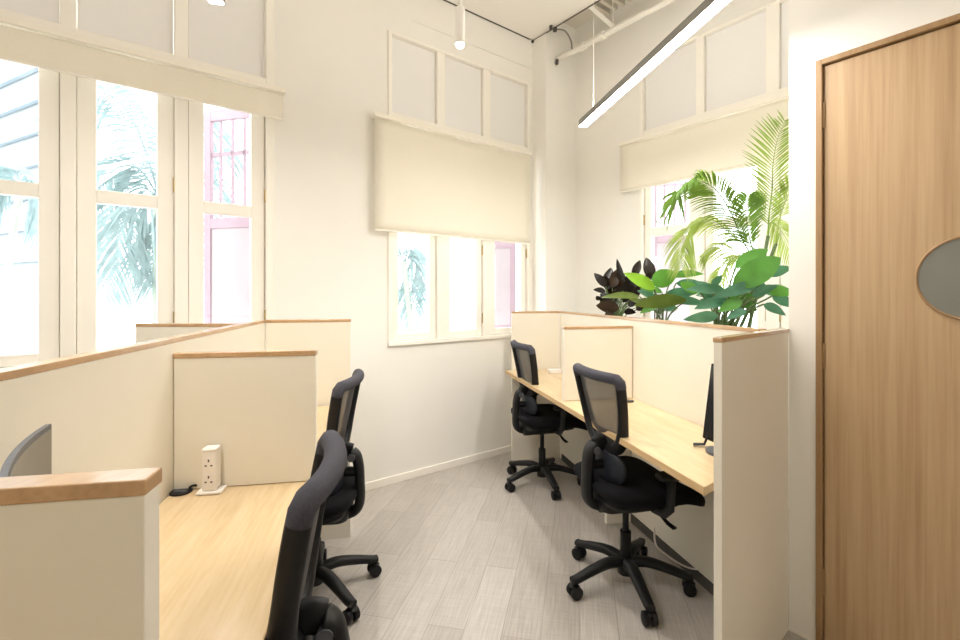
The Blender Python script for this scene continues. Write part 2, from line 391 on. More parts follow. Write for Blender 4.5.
# ------------------------------------------------------------------ windows
def window(name, W, leaves, pane_hinges, sash_z, stile, fix_lo, mid=True):
    a, b = leaves[0][0] , leaves[-1][1]
    a0, b0 = a - .045 if name == 'window_1' else a - .03, b + .03
    if name == 'window_1': b0 = b + .045
    cas = MB()
    z1 = Z_HEAD
    cas.wall(W, a0 - .0, a, Z_SILL, z1, -.10, .014).wall(W, b, b0, Z_SILL, z1, -.10, .014)
    for (x, y), (x2, y2) in zip(leaves, leaves[1:]):
        cas.wall(W, y, x2, Z_SILL, z1, -.10, .006); cas.wall(W, y - .014, x2 + .014, Z_SILL, z1, -.10, -.064)
    cas.wall(W, a, a + .014, Z_SILL, z1, -.10, -.064).wall(W, b - .014, b, Z_SILL, z1, -.10, -.064)
    cas.wall(W, a, b, z1 - .04, z1, -.10, -.064).wall(W, a, b, 2.56, 2.675, -.10, -.064)
    cas.wall(W, a0, b0, z1 - .02, z1, -.10, .014)
    cas.wall(W, a0, b0, 2.575, 2.66, -.10, .010)
    cas.wall(W, a0 - .0, b0 + .0, Z_SILL, Z_SILL + .03, -.12, .022)
    root = struct(cas.build(name, M_FRAME, bevel=.004))
    for i, (x, y) in enumerate(leaves):
        t = MB(); t.wall(W, x + .004, y - .004, 2.663, z1 - .022, -.05, -.022); t.build('transom_panel', M_TRANS, root, bevel=.003)
        f = MB(); g0, g1 = .004, .004
        zl, zh = Z_SILL + .032, 2.573
        f.wall(W, x + g0, x + stile, zl, zh, -.06, -.012).wall(W, y - stile, y - g1, zl, zh, -.06, -.012)
        f.wall(W, x + stile, y - stile, zl, zl + fix_lo, -.06, -.012).wall(W, x + stile, y - stile, zh - .06, zh, -.06, -.012)
        if mid: f.wall(W, x + stile, y - stile, sash_z[0], sash_z[1], -.06, -.012)
        cm = f.build('casement', M_FRAME, root, bevel=.004)
        g = MB(); g.wall(W, x + stile, y - stile, zl + fix_lo, zh - .06, -.038, -.034); g.build('glass_pane', M_GLASS, cm)
        hs = x if pane_hinges[i] == 0 else y
        for hz in (1.22, 1.95) if mid else (1.16, 1.72):
            h = MB(); h.cyl(W.p(hs, hz - .04, -.005), W.p(hs, hz + .04, -.005), .007, 10); h.build('hinge', M_BRASS, cm, smooth=40)
    return root
window('window_1', WW, W1L, [0, 0, 1, 0], (1.816, 1.883), .078, .055)
window('window_2', WW, W2L, [0, 0, 1], (1.816, 1.883), .062, .05, mid=False)
window('window_3', RW, W3L, [0, 1, 0], (1.816, 1.883), .06, .05)

# ------------------------------------------------------------------ blinds
def blind(W, s0, s1, z_top, z_bot, label):
    t = thing('roller_blind', label, 'blind', W.p((s0 + s1) / 2, z_bot, .06), 'cream roller blinds')
    MB().wall(W, s0 - .012, s1 + .012, z_top, z_top + .028, .012, .080).build('head_rail', M_RAIL, t, bevel=.003)
    rows = []
    for k in range(13):
        z = z_top - .006 - (z_top - .006 - z_bot) * k / 12
        rows.append([W.p(s0 + (s1 - s0) * j / 16, z, .058 + .0015 * math.sin(j * 1.1)) for j in range(17)])
    MB().grid(rows).build('fabric', M_BLIND, t, smooth=60, thick=.002)
    MB().wall(W, s0, s1, z_bot - .008, z_bot + .004, .05, .066).build('bottom_bar', M_RAIL, t, bevel=.002)
    for s in (s0 + .03, s1 - .03):
        MB().wall(W, s - .015, s + .015, z_top + .004, z_top + .024, .0, .012).build('bracket', M_RAIL, t)
    return t
o = .06
blind(WW, WW.s_(283, o), LW - .35, 2.572, WW.pick(200, 101, o)[1], 'cream roller blind rolled nearly up above the wide left window')
blind(WW, WW.s_(530, o), WW.s_(375, o), 2.572, WW.pick(450, 236.2, o)[1], 'cream roller blind lowered halfway over the middle window')
blind(RW, RW.s_(620.5, o), sRW - .03, 2.572, RW.pick(660, 184, o)[1], 'cream roller blind partly lowered above the palm in the right alcove')

# ------------------------------------------------------------------ door
c = MB(); fw = .021
c.wall(DW, dj, dj + fw, 0, dtop, -.12, .012).wall(DW, dj + dw - fw, dj + dw, 0, dtop, -.12, .012).wall(DW, dj + fw, dj + dw - fw, dtop - fw, dtop, -.12, .012)
droot = struct(c.build('door_1', M_DFRAME, bevel=.002))
sL, sR = dj + fw + .003, dj + dw - fw - .003
MB().wall(DW, dj + .002, dj + dw - .002, 0, dtop - .002, -.12, -.056).build('door_light_block', M_DFRAME, droot)  # full slab added behind the door to stop light leaking round it
mr_, mz = .135, 1.405; mc = DW.s_(916.2) + mr_
dp = MB(); dp.wall(DW, sL, sR, .008, dtop - fw - .004, -.05, -.004); dpo = dp.build('door_panel', M_DOOR, droot, bevel=.002)
for z in (2.04, 1.115, .25):
    MB().wall(DW, sL - .012, sL + .004, z - .05, z + .05, -.012, .003).build('hinge', M_DFRAME, dpo, bevel=.002)
ring = MB(); cen = DW.p(mc, mz, -.002)
rp = [cen + DW.d3 * mr_ * math.cos(w) + V((0, 0, mr_ * math.sin(w))) for w in [2 * PI * k / 64 for k in range(65)]]
ring.tube(rp, .0045, 8, up=DW.n3); ring.build('porthole_rim', M_DFRAME, dpo, smooth=50)
gd = MB(); gd.tube([DW.p(mc, mz, -.006), DW.p(mc, mz, -.001)], mr_ - .002, 64); gd.build('porthole_glass', M_PORT, dpo, smooth=40)
h = MB(); h.cyl(DW.p(sR - .06, 1.02, -.004), DW.p(sR - .06, 1.02, .05), .012).tube([DW.p(sR - .06, 1.02, .05), DW.p(sR - .18, 1.02, .05)], .010, 12)
h.build('handle', M_METAL, dpo, smooth=40)

# ------------------------------------------------------------------ partitions
P_TOP, D_TOP, C_T, TH = 1.216, 1.168, .016, .032
def partition(name, label, A, B, z0, z1, side=1, group=None, th=TH, ext=(0, 0)):
    """upright board from A to B in plan; the board lies on the left (side=1) or right of the line"""
    A, B = V((*A, 0)), V((*B, 0)); d = (B - A); d.normalize(); n = V((-d.y, d.x, 0)) * side
    t = thing(name, label, 'partition', (A + B) / 2 + V((0, 0, z0)), group)
    MB().obox(A + V((0, 0, z0)), B - A, n * th, V((0, 0, z1 - C_T - z0))).build('panel', M_PART, t, bevel=.0015)
    MB().obox(A - d * (.002 + ext[0]) - n * .002 + V((0, 0, z1 - C_T)), B - A + d * (.004 + ext[0] + ext[1]), n * (th + .004), V((0, 0, C_T))).build('wood_cap', M_CAP, t, bevel=.002)
    return t
Lr = lambda Y: -.6776 - .19 * Y            # face of the left spine partition
Lf = lambda Y: -.2276 - .19 * Y            # front edge of the left desk
Rf = lambda Y: .722 - .217 * (Y - 1.452)   # front edge of the right desk
Rr = lambda Y: 1.0 - .217 * (Y - 2.35)     # face of the right spine partition
G = 'cream partitions with wood caps'
partition('spine_partition', 'long cream partition with wood cap running below the wide left window', (Lr(-.6), -.6), (Lr(2.53), 2.53), 0, P_TOP, 1, G)
def across(x, y, m, k=.19): return (x + m, y + k * m)
partition('desk_divider', 'cream wood-capped divider on the left desk behind the white power tower', across(Lr(1.463), 1.463, .0022), across(Lr(1.463), 1.463, .416), .742, D_TOP, 1, G)
partition('desk_divider', 'nearest cream divider at bottom left in front of the grey monitor', across(Lr(.385), .385, .0022), across(Lr(.385), .385, .419), .742, D_TOP, 1, G)
partition('end_panel', 'cream end panel closing the left desk row beside the rear left chair', (-1.156, 2.5365), across(-1.159, 2.5365, .437), 0, P_TOP, 1, G)
partition('end_panel', 'cream end panel behind the left partition right under the window panes', (-1.62, 2.21), (-1.137, 2.2), 0, P_TOP, 1, G)
partition('spine_partition', 'long cream partition with wood cap in front of the plants', (Rr(1.862), 1.862), (Rr(3.90), 3.90), 0, P_TOP, -1, G)
partition('desk_divider', 'cream wood-capped divider on the right desk between the two right chairs', (.894, 2.811), (.477, 2.732), .742, D_TOP, 1, G)
partition('end_panel', 'cream end panel closing the right desk by the middle window', (.262, 3.835), (Rr(3.90) - .004, 3.905), 0, P_TOP, 1, G)
partition('end_panel', 'cream end panel in the right foreground beside the oak door', (.760, 1.476), (1.243, 1.893), 0, P_TOP, 1, G, th=.026)

# ------------------------------------------------------------------ desks
D_Z = .74
def make_desk(label, pts, front):
    cx = sum(p[0] for p in pts) / 4; cy = sum(p[1] for p in pts) / 4
    t = thing('desk', label, 'desk', (cx, cy, 0), 'maple desks')
    MB().prism(pts, D_Z - .028, D_Z).build('desktop', M_DESK, t, bevel=.001)
    (ax, ay), (bx, by) = front
    d = (V((bx, by, 0)) - V((ax, ay, 0))).normalized(); n = V((-d.y, d.x, 0))
    c = V((cx, cy, 0)) - V((ax, ay, 0)); n = n if n.dot(c) < 0 else -n
    MB().obox(V((ax, ay, D_Z - .0275)), V((bx - ax, by - ay, 0)), n * .0018, V((0, 0, .0265))).build('edge_band', M_EDGE, t)
    return t
e = .003
ld = make_desk('pale maple desktop of the left workstation row', [(Lf(-.6), -.6), (Lf(2.6), 2.605), (Lr(2.52) + e, 2.52), (Lr(-.6) + e, -.6)], ((Lf(-.6), -.6), (Lf(2.6), 2.605)))
rdp = [(Rf(1.492), 1.492), (Rf(3.825), 3.825), (Rr(3.89) - e, 3.89), (Rr(1.822) - e, 1.822)]
rd = make_desk('pale maple desktop of the right workstation row', rdp, (rdp[0], rdp[1]))
for Y in (.43, -.55):
    MB().obox((Lr(Y) + .01, Y, 0), (.30, .057, 0), (-.005, .028, 0), (0, 0, D_Z - .029)).build('support_panel', M_PART, ld, bevel=.002)
MB().obox((Rr(2.79) - .16, 2.765, 0), (.155, .03, 0), (-.005, .028, 0), (0, 0, D_Z - .029)).build('support_panel', M_PART, rd, bevel=.002)
c = MB(); c.obox((Rr(1.9) - .001, 1.9, .0), (Rr(3.85) - Rr(1.9), 1.95, 0), (-.006, -.001, 0), (0, 0, .05)); struct(c.build('baseboard_back', M_DARK))

# ------------------------------------------------------------------ things on the desks
def power_tower(loc, rz):
    t = thing('power_tower', 'white tower socket standing in the corner of the left desk', 'socket', loc)
    def R(x, y, z): cs, sn = math.cos(rz), math.sin(rz); return V(loc) + V((x * cs - y * sn, x * sn + y * cs, z))
    def bx(x0, x1, y0, y1, z0, z1): return MB().obox(R(x0, y0, z0), R(x1, y0, z0) - R(x0, y0, z0), R(x0, y1, z0) - R(x0, y0, z0), V((0, 0, z1 - z0)))
    bx(-.036, .036, -.027, .027, 0, .010).build('base', M_WHITE, t, bevel=.004)
    b = bx(-.020, .020, -.022, .022, .0105, .132).build('body', M_WHITE, t, bevel=.005)
    bx(-.021, .021, -.023, .023, .1325, .139).build('top_cap', M_WHITE, t, bevel=.003)
    for z in (.045, .095):
        so = bx(-.016, .016, -.0232, -.0215, z - .017, z + .017).build('socket', M_WHITE, b, bevel=.001)
        for (x, zz, w, hh) in ((0, .009, .002, .004), (-.008, -.006, .003, .0022), (.008, -.006, .003, .0022)):
            bx(x - w, x + w, -.0238, -.0231, z + zz - hh, z + zz + hh).build('socket_slot', M_DARK, b)
    return t
pt = V((-.262 * 0, 0, 0))
q = at(211.5, 491.5, 1.455); power_tower((q.x, q.y, D_Z + .0005), .17)
def grommet(u, v, label, r=.035):
    Y = F * .61 / (v - V0); q = at(u, v, Y)
    t = thing('cable_grommet', label, 'grommet', (q.x, q.y, D_Z), 'black cable grommets')
    MB().cyl((q.x, q.y, D_Z + .0004), (q.x, q.y, D_Z + .005), r, 28).build('flange', M_BLACK, t, smooth=40)
    MB().tube([(q.x - r * .6, q.y, D_Z + .0054), (q.x + r * .6, q.y, D_Z + .0054)], [(.007, .002)] * 2, 8).build('lid', M_GREYPL, t)
grommet(181, 492.5, 'black round cable grommet beside the white power tower', .031)
grommet(628.5, 401.5, 'black round cable grommet on the right desk beside the divider', .03)
# thin black plug lead between the grommet and the tower
pl = MB(); a = at(189, 491, 1.465); b = at(197, 489, 1.475)
pl.tube(spline([V((a.x, a.y, D_Z + .009)), V(((a.x + b.x) / 2, (a.y + b.y) / 2, D_Z + .014)), V((b.x, b.y, D_Z + .012))], 5), .0035, 8)
tag(pl.build('power_lead', M_BLACK, smooth=60), 'short black lead joining the white tower to its grommet', 'cable')
# low white box on the far desk
q = at(555.5, 373, 3.66)
bx_ = thing('small_box', 'small low white box lying on the far end of the right desk', 'box', (q.x, q.y, D_Z))
MB().obox((q.x - .045, q.y - .03, D_Z + .0005), (.09, .017, 0), (-.011, .058, 0), (0, 0, .024)).build('body', M_WHITE, bx_, bevel=.003)
MB().obox((q.x - .047, q.y - .0315, D_Z + .025), (.094, .018, 0), (-.0115, .061, 0), (0, 0, .006)).build('lid', M_WHITE, bx_, bevel=.002)

def monitor_curved():
    t = thing('monitor', 'grey curved monitor standing behind the nearest left divider', 'monitor', (-.70, .66, D_Z))
    far, near = V((-.732, .803, 0)), V((-.553, .55, 0))
    ch = near - far; nn = V((-ch.y, ch.x, 0)).normalized()      # points right/away, to the sitter
    if nn.x < 0: nn = -nn
    def pt(k, off): return far + ch * k - nn * (.014 * (1 - (2 * k - 1) ** 2)) + nn * off
    def shell(o0, o1, z0, z1, k0, k1):
        m = MB(); n = 18; rows = []
        for (o_, z) in ((o0, z0), (o1, z0), (o1, z1), (o0, z1), (o0, z0)):
            rows.append([pt(k0 + (k1 - k0) * i / n, o_) + V((0, 0, z)) + nn * .0 * z for i in range(n + 1)])
        m.grid(rows)
        for i in (0, n):
            vs = [rows[j][i] for j in range(4)]; m.add(vs, [(0, 1, 2, 3) if i else (3, 2, 1, 0)])
        return m
    s_ = shell(-.008, 0, .80, 1.130, 0, 1).build('housing', M_GREYPL, t, smooth=40)
    shell(.0005, .0015, .808, 1.122, .015, .985).build('screen', M_REFLSC, t, smooth=40)
    c = pt(.5, -.03)
    MB().tube([c + V((0, 0, D_Z + .01)), c + V((0, 0, .93))], [(.02, .012)] * 2, 12).build('stand', M_GREYPL, t, smooth=40)
    MB().cyl(c + nn * .03 + V((0, 0, D_Z + .0005)), c + nn * .03 + V((0, 0, D_Z + .010)), .085, 32).build('base', M_GREYPL, t, smooth=40)
monitor_curved()

def monitor_right():
    t = thing('monitor', 'black monitor on the right desk half hidden by the foreground end panel', 'monitor', (.95, 1.8, D_Z))
    bot = V((.900, 1.905, .772)); top = V((.940, 1.913, 1.072)); along = V((.205, -.945, 0)).normalized() * .215
    nn = along.cross(top - bot).normalized()
    if nn.x > 0: nn = -nn
    MB().obox(bot, along, top - bot, -nn * .022).build('housing', M_BLACK, t, bevel=.004)
    MB().obox(bot + nn * .0008 + along * .02 + (top - bot) * .04, along * .96, (top - bot) * .93, -nn * .0006).build('screen', M_SCREEN, t)
    c = bot + along * .5 - nn * .034
    MB().tube([V((c.x, c.y, D_Z + .01)), V((c.x + .005, c.y, .9))], [(.025, .012)] * 2, 12).build('stand', M_BLACK, t, smooth=40)
    MB().cyl((c.x - .02, c.y, D_Z + .0005), (c.x - .02, c.y, D_Z + .011), .062, 36).build('base', M_GREYPL, t, smooth=40)
    f = V((.866, 1.895, 0))
    MB().tube([V((.862, 1.90, D_Z + .007)), V((.90, 1.885, D_Z + .012)), V((.91, 1.88, .785))], [(.012, .005)] * 3, 10).build('foot', M_BLACK, t, smooth=50)
monitor_right()
# ------------------------------------------------------------------ chairs (local: +x forward, z up, origin under the column)
def make_chair(label):
    root = thing('office_chair', label, 'chair', (0, 0, 0), 'black mesh office chairs')
    b = MB()
    b.cyl((0, 0, .055), (0, 0, .135), .036, 24); b.build('base_hub', M_BLACK, root, smooth=40)
    for k in range(5):
        w = math.radians(20 + 72 * k); d = V((math.cos(w), math.sin(w), 0))
        pts = [d * .02 + V((0, 0, .112)), d * .10 + V((0, 0, .118)), d * .19 + V((0, 0, .100)), d * .262 + V((0, 0, .080)), d * .29 + V((0, 0, .078))]
        MB().tube(spline(pts, 5), [(.030 - .011 * i / 20, .022 - .008 * i / 20) for i in range(21)], 12, power=.75).build('base_leg', M_BLACK, root, smooth=50)
        c = d * .275; sd = V((-d.y, d.x, 0))
        ca = MB()
        for s in (-1, 1):
            ca.tube([c + sd * s * .006 + V((0, 0, .029)), c + sd * s * .010 + V((0, 0, .029)), c + sd * s * .026 + V((0, 0, .029)), c + sd * s * .029 + V((0, 0, .029))], [.024, .028, .028, .022], 22)
        ca.tube([c + V((0, 0, .045)), c + V((0, 0, .075))], .009, 10)
        ca.tube([c + d * -.02 + V((0, 0, .048)), c + V((0, 0, .062)), c + d * .022 + V((0, 0, .05))], [(.012, .004)] * 3, 10)
        ca.build('caster', M_BLACK, root, smooth=45)
    g = MB(); g.cyl((0, 0, .12), (0, 0, .25), .025).cyl((0, 0, .25), (0, 0, .40), .0145); g.build('gas_column', M_BLACK, root, smooth=40)
    m = MB(); m.ellip((-.01, 0, .405), (.15, .095, .032), .35, .35, 28, 10); m.build('tilt_mechanism', M_BLACK, root, smooth=50)
    def seatfn(q):
        x = q.x
        dz = -1.9 * max(0, x - .06) ** 2 + .35 * max(0, -x - .12) ** 2 * 3
        dz += -.02 * (1 - (q.y / .25) ** 2) * (1 if q.z > 0 else 0)
        return V((q.x, q.y * (1 - .10 * max(0, -x / .26)), q.z + dz))
    MB().ellip((.050, 0, .486), (.245, .245, .046), .5, .42, 48, 14, seatfn).build('seat', M_BLKFAB, root, smooth=60)
    MB().ellip((.02, 0, .436), (.18, .19, .020), .4, .4, 32, 8).build('seat_pan', M_BLACK, root, smooth=50)
    # back frame: two stiles that run into a U
    xo = lambda z: -.155 + .065 * max(0, min(1, (1.0 - z) / .38)) ** .8
    hw = [(.965, .186), (.93, .182), (.86, .173), (.79, .158), (.73, .138), (.69, .112), (.662, .076), (.65, .038)]
    left = [(z, w) for z, w in hw]; path = [V((xo(z), w, z)) for z, w in left] + [V((xo(.645), 0, .646))] + [V((xo(z), -w, z)) for z, w in reversed(left)]
    path = spline(path, 4); n = len(path)
    rad = []
    for p in path:
        k = max(0, min(1, (.80 - p.z) / .15)); rad.append((.024 + .006 * k, .0145 + .014 * k))
    # section: side axis = depth (x), other axis = in plane
    fr = MB(); fr.tube(path, [(r[1] , r[0]) for r in rad], 14, up=(1, 0, 0), power=.8); bf = fr.build('back_frame', M_BLACK, root, smooth=50)
    rows = []
    zs = [.653 + (.985 - .653) * i / 18 for i in range(19)]
    def width(z):
        for (z1, w1), (z0, w0) in zip(hw, hw[1:]):
            if z0 <= z <= z1: return w0 + (w1 - w0) * (z - z0) / (z1 - z0)
        return .04 if z < .66 else .186
    for z in zs:
        w = width(z); rows.append([V((xo(z) - .022 * (1 - (2 * j / 12 - 1) ** 2) * min(1, w / .19), w * (2 * j / 12 - 1), z)) for j in range(13)])
    MB().grid(rows).build('back_mesh', M_MESH, root, smooth=80)
    arch_ = [V((xo(1) - .002 - .026 * (1 - (y / .172) ** 2), y, .992)) for y in [-.172 + .344 * i / 12 for i in range(13)]]
    hp = [V((xo(.955), -.1865, .955)), V((xo(.975), -.1865, .976))] + arch_ + [V((xo(.975), .1865, .976)), V((xo(.955), .1865, .955))]
    MB().tube(hp, [.0235, .0245] + [(.0235, .025)] * 13 + [.0245, .0235], 16, up=(1, 0, 0)).build('headband', M_HEAD, root, smooth=60)
    # spine
    sp = [V((-.105, 0, .672)), V((-.145, 0, .672)), V((-.180, 0, .650)), V((-.194, 0, .60)), V((-.198, 0, .53)), V((-.200, 0, .46)), V((-.190, 0, .415)), V((-.155, 0, .392)), V((-.09, 0, .388)), V((-.03, 0, .396))]
    MB().tube(spline(sp, 6), [(.036, .021)] * 55, 14, up=(1, 0, .3), power=.7).build('back_spine', M_BLACK, root, smooth=50)
    MB().cyl((-.168, -.040, .648), (-.168, .040, .648), .017, 20).build('pivot_cap', M_GREYPL, root, smooth=40)
    def lum(q): return V((q.x - .25 * 0 + .9 * q.y * q.y, q.y, q.z))
    MB().ellip((-.115, 0, .578), (.020, .150, .072), .7, .8, 32, 12, lum).build('lumbar_pad', M_LUMBAR, root, smooth=60)
    MB().tube([V((-.20, 0, .575)), V((-.125, 0, .578))], [(.03, .02)] * 2, 12, up=(0, 0, 1)).build('lumbar_bracket', M_BLACK, root, smooth=50)
    for s in (-1, 1):
        ar = MB(); ar.tube([V((.03, s * .16, .425)), V((.035, s * .235, .430)), V((.04, s * .262, .46)), V((.045, s * .266, .585))], [(.022, .012)] * 4, 12, up=(1, 0, 0), power=.7)
        a_ = ar.build('armrest_post', M_BLACK, root, smooth=50)
        MB().ellip((.055, s * .262, .597), (.075, .034, .015), .5, .5, 28, 8).build('armrest_pad', M_BLACK, a_, smooth=60)
    for s, x in ((-1, .06), (1, -.02)):
        MB().tube([V((x, s * .08, .40)), V((x + .01, s * .16, .385)), V((x + .02, s * .20, .365)), V((x + .025, s * .235, .36))], [.006, .006, (.012, .006), (.014, .005)], 10).build('lever', M_BLACK, root, smooth=50)
    return root
def copy_tree(o, parent=None):
    c = o.copy(); COL.objects.link(c); c.parent = parent
    for ch in list(o.children): copy_tree(ch, c)
    return c
proto = make_chair('black mesh office chair at the right desk in front of its wood-capped divider')
def place(o, x, y, fx, fy, turn=0, drop=0):
    o.location = (x, y, 0); o.rotation_euler = (0, 0, math.atan2(fy, fx))
    for ch in o.children:
        if ch.name.split('.')[0] in ('base_hub', 'base_leg', 'caster'): ch.rotation_euler.z = math.radians(turn)
        elif not ch.name.startswith('gas_column'): ch.location.z = -drop
far_ = copy_tree(proto); far_['label'] = 'farthest black mesh office chair, on the right by the middle window'
rl_ = copy_tree(proto); rl_['label'] = 'rear left black mesh office chair in front of the bare wall'
nl_ = copy_tree(proto); nl_['label'] = 'nearest black mesh office chair, cut off at the bottom left edge'
place(proto, .68, 2.195, .963, .27, 21)
place(far_, .445, 3.37, .97, .24, 32)
place(rl_, -.743, 2.12, -.995, -.05, -27, .025)
place(nl_, -.49, .965, -.98, -.2, 10)

# white cable under the right desk
cp = [at(650, 528, 2.25), at(656, 545, 2.2), at(668, 556, 2.2), at(684, 566, 2.2), at(697, 569, 2.22), at(704, 563, 2.26)]
cp[0] = V((cp[0].x + .02, cp[0].y, cp[0].z)); 
cb = MB(); cb.tube(spline(cp, 8), .0042, 8)
tag(cb.build('white_cable', M_WHITE, smooth=60), 'white cable hanging under the right desk behind the nearer right chair', 'cable')

# ------------------------------------------------------------------ lamps
def led_bar(A, B, zb, label, up=(.25, .25)):
    A, B = V((*A, 0)), V((*B, 0)); d = (B - A).normalized(); n = V((-d.y, d.x, 0))
    t = thing('linear_pendant', label, 'lamp', (A + B) / 2 + V((0, 0, zb)), 'linear pendant lamps')
    MB().obox(A - n * .026 + V((0, 0, zb + .004)), B - A, n * .052, V((0, 0, .038))).build('housing', M_BARAL, t, bevel=.002)
    MB().obox(A - n * .0225 + d * .004 + V((0, 0, zb)), B - A - d * .008, n * .045, V((0, 0, .0045))).build('diffuser', M_LEDB, t)
    MB().obox(A - n * .021 + d * up[0] + V((0, 0, zb + .0422)), B - A - d * (up[0] + up[1]), n * .042, V((0, 0, .003))).build('added_uplight', M_UPFILL, t)  # glowing strip added on top to brighten the ceiling
    L = (B - A).length
    for k in (.12, .88):
        p = A + d * L * k
        MB().cyl(p + V((0, 0, zb + .045)), p + V((0, 0, ZC)), .0012, 6).build('suspension_wire', M_PIPE, t)
        MB().cyl(p + V((0, 0, ZC - .02)), p + V((0, 0, ZC)), .02, 16).build('ceiling_cup', M_WHITE, t, smooth=40)
    return t
led_bar((.642, 2.94), (.642 + .180 * 1.35, 1.59), 2.40, 'long linear LED pendant hanging over the right desk', (.12, .62))
led_bar((-.950, 1.70), (-.950 + .19 * 1.1, .60), 2.40, 'linear LED pendant over the left desk, only its end showing')
def spot(u, vb, Y, label, px=10):
    q = at(u, vb, Y); r = px / 2 * Y / F
    t = thing('spot_pendant', label, 'lamp', q)
    MB().cyl(q + V((0, 0, .012)), q + V((0, 0, .20)), r, 28).build('body', M_WHITE, t, smooth=40, bevel=.002)
    MB().ellip(q + V((0, 0, .010)), (r * .9, r * .9, .018), 1, 1, 24, 10).build('lens', M_SPOT, t, smooth=60)
    MB().cyl(q + V((0, 0, .20)), V((q.x, q.y, ZC)), .009, 14).build('stem', M_PIPE, t, smooth=40)
    MB().cyl(V((q.x, q.y, ZC - .02)), V((q.x, q.y, ZC)), .04, 24).build('ceiling_cup', M_WHITE, t, smooth=40)
    ld_ = bpy.data.lights.new('spot_beam', 'SPOT'); ld_.energy = 60; ld_.color = (1, .95, .88); ld_.spot_size = math.radians(95); ld_.spot_blend = .9; ld_.shadow_soft_size = .03
    lo = bpy.data.objects.new('spot_beam', ld_); COL.objects.link(lo); lo.location = q - V((0, 0, .03)); lo.parent = t; lo.matrix_parent_inverse = Matrix.Translation(-q)
spot(460, 46.5, 2.45, 'white cylinder spot pendant hanging before the middle window')

# ------------------------------------------------------------------ pipes by the ceiling
pp = MB(); p0 = RW.p(.125, 3.45, .20); p1 = RW.p(3.2, 3.45, .20)
z0 = 3.445
a0, b0 = RW.p(.168, z0, .232), RW.p(sRW - .02, z0, .232)
t = thing('ceiling_pipe', 'white pipe running below the ceiling along the alcove window wall', 'pipe', a0)
MB().cyl(a0, b0, .022, 16).build('pipe_run', M_PIPE, t, smooth=40)
for s_ in (.42, .62, 1.9):
    MB().cyl(RW.p(s_, z0, .232), RW.p(s_ + .05, z0, .232), .032, 16).build('coupling', M_PIPE, t, smooth=40)
for s_ in (.75, 2.0):
    MB().cyl(RW.p(s_, z0 + .02, .232), RW.p(s_, 3.755, .232), .004, 8).build('hanger_rod', M_PIPE, t)
sa, sb_ = at(586, 3, 3.72), at(614, 27.5, 3.86)
MB().tube([sa, sb_], [(.022, .022)] * 2, 4, power=1).build('strut', M_PIPE, t)
# dark flexible conduit near the corner
cd = MB(); cd.tube(spline([at(556, 29, 4.02), at(565, 31, 4.04), at(571, 41, 4.08), at(572, 52, 4.10)], 6), .006, 8)
t = thing('flexible_conduit', 'thin dark flexible conduit curving down beside the corner pillar', 'conduit', at(565, 31, 4.04))
cd.build('hose', M_BARAL, t, smooth=60)
MB().ellip(at(555, 29.5, 4.0), (.018, .018, .02), .6, .6, 16, 8).build('connector', M_DARK, t, smooth=50)
q = at(557, 62, 4.15)
tag(MB().ellip(q, (.014, .014, .026), .6, .6, 16, 8).build('black_clip', M_DARK, smooth=50), 'small black clip at the end of the white ceiling pipe', 'clip')
q = at(551, 27, 3.98)
tag(MB().ellip(q, (.014, .014, .028), .6, .6, 16, 8).build('black_clip', M_DARK, smooth=50), 'small black clip at the pillar top under the ceiling', 'clip')

# ------------------------------------------------------------------ planter and plants
def px_line(Y, off): return 1.0 - .217 * (Y - 2.35) + TH + off
pl = thing('planter_trough', 'long white planter trough behind the right partition', 'planter', (px_line(2.9, .2), 2.9, 0))
ppts = [(px_line(2.24, .03), 2.24), (px_line(3.84, .03), 3.84), (px_line(3.84, .22), 3.78), (px_line(2.24, .44), 2.30)]
MB().prism(ppts, 0, 1.08).build('box', M_PLANTER, pl, bevel=.004)
cxy = (sum(p[0] for p in ppts) / 4, sum(p[1] for p in ppts) / 4)
ip = [(cxy[0] + (p[0] - cxy[0]) * .9, cxy[1] + (p[1] - cxy[1]) * .95) for p in ppts]
s_ = MB().prism(ip, 1.0805, 1.10).build('soil', M_SOIL, pl); s_['kind'] = 'stuff'

def leaf(mb, A, B, w, roll=0.0, arch=.12, fold=.18, tipp=.55, n=10):
    """ovate leaf from A to B; w full width; roll turns the blade about its midrib"""
    A, B = V(A), V(B); ax = B - A; L = ax.length; ax.normalize()
    view = ((A + B) / 2 - V((0, 0, H))).normalized()
    sd = ax.cross(view)
    if sd.length < .2: sd = ax.cross(V((0, 0, 1)))
    sd.normalize(); sd = Matrix.Rotation(roll, 3, ax) @ sd; nr = sd.cross(ax).normalized()
    if nr.z < 0: nr = -nr
    rows = []
    for i in range(n + 1):
        t = i / n; ww = w / 2 * (math.sin(PI * t ** .85) ** .75 if 0 < t < 1 else 0) * (1 - .12 * t)
        ww = max(ww, .0012)
        p = A + ax * L * t + nr * (arch * L * 4 * t * (1 - t) * .5) - V((0, 0, arch * L * .5 * t * t))
        rows.append([p - sd * ww + nr * fold * ww, p - sd * ww * .5 + nr * fold * ww * .35, p, p + sd * ww * .5 + nr * fold * ww * .35, p + sd * ww + nr * fold * ww])
    mb.grid(rows)
def plant_leaves(spec, Yb, root, stems, srad=.006, bend=.3):
    """spec rows: (u0, v0, u1, v1, width px, dY, roll, material)"""
    by = {}
    for (u0, v0, u1, v1, w, dY, roll, m) in spec:
        mb = by.setdefault(m.name, (MB(), m))[0]
        Y = Yb + dY; A, B = at(u0, v0, Y), at(u1, v1, Y - random.uniform(-.04, .07))
        leaf(mb, A, B, w * Y / F, roll)
        if stems is not None:
            r = root + V((random.uniform(-.03, .03), random.uniform(-.03, .03), 0))
            mid = (r + A) / 2 + V(((A.x - r.x) * -.15, (A.y - r.y) * -.15, .03))
            stems.tube(spline([r, mid, A], 6), srad * .7, 7)
    return by

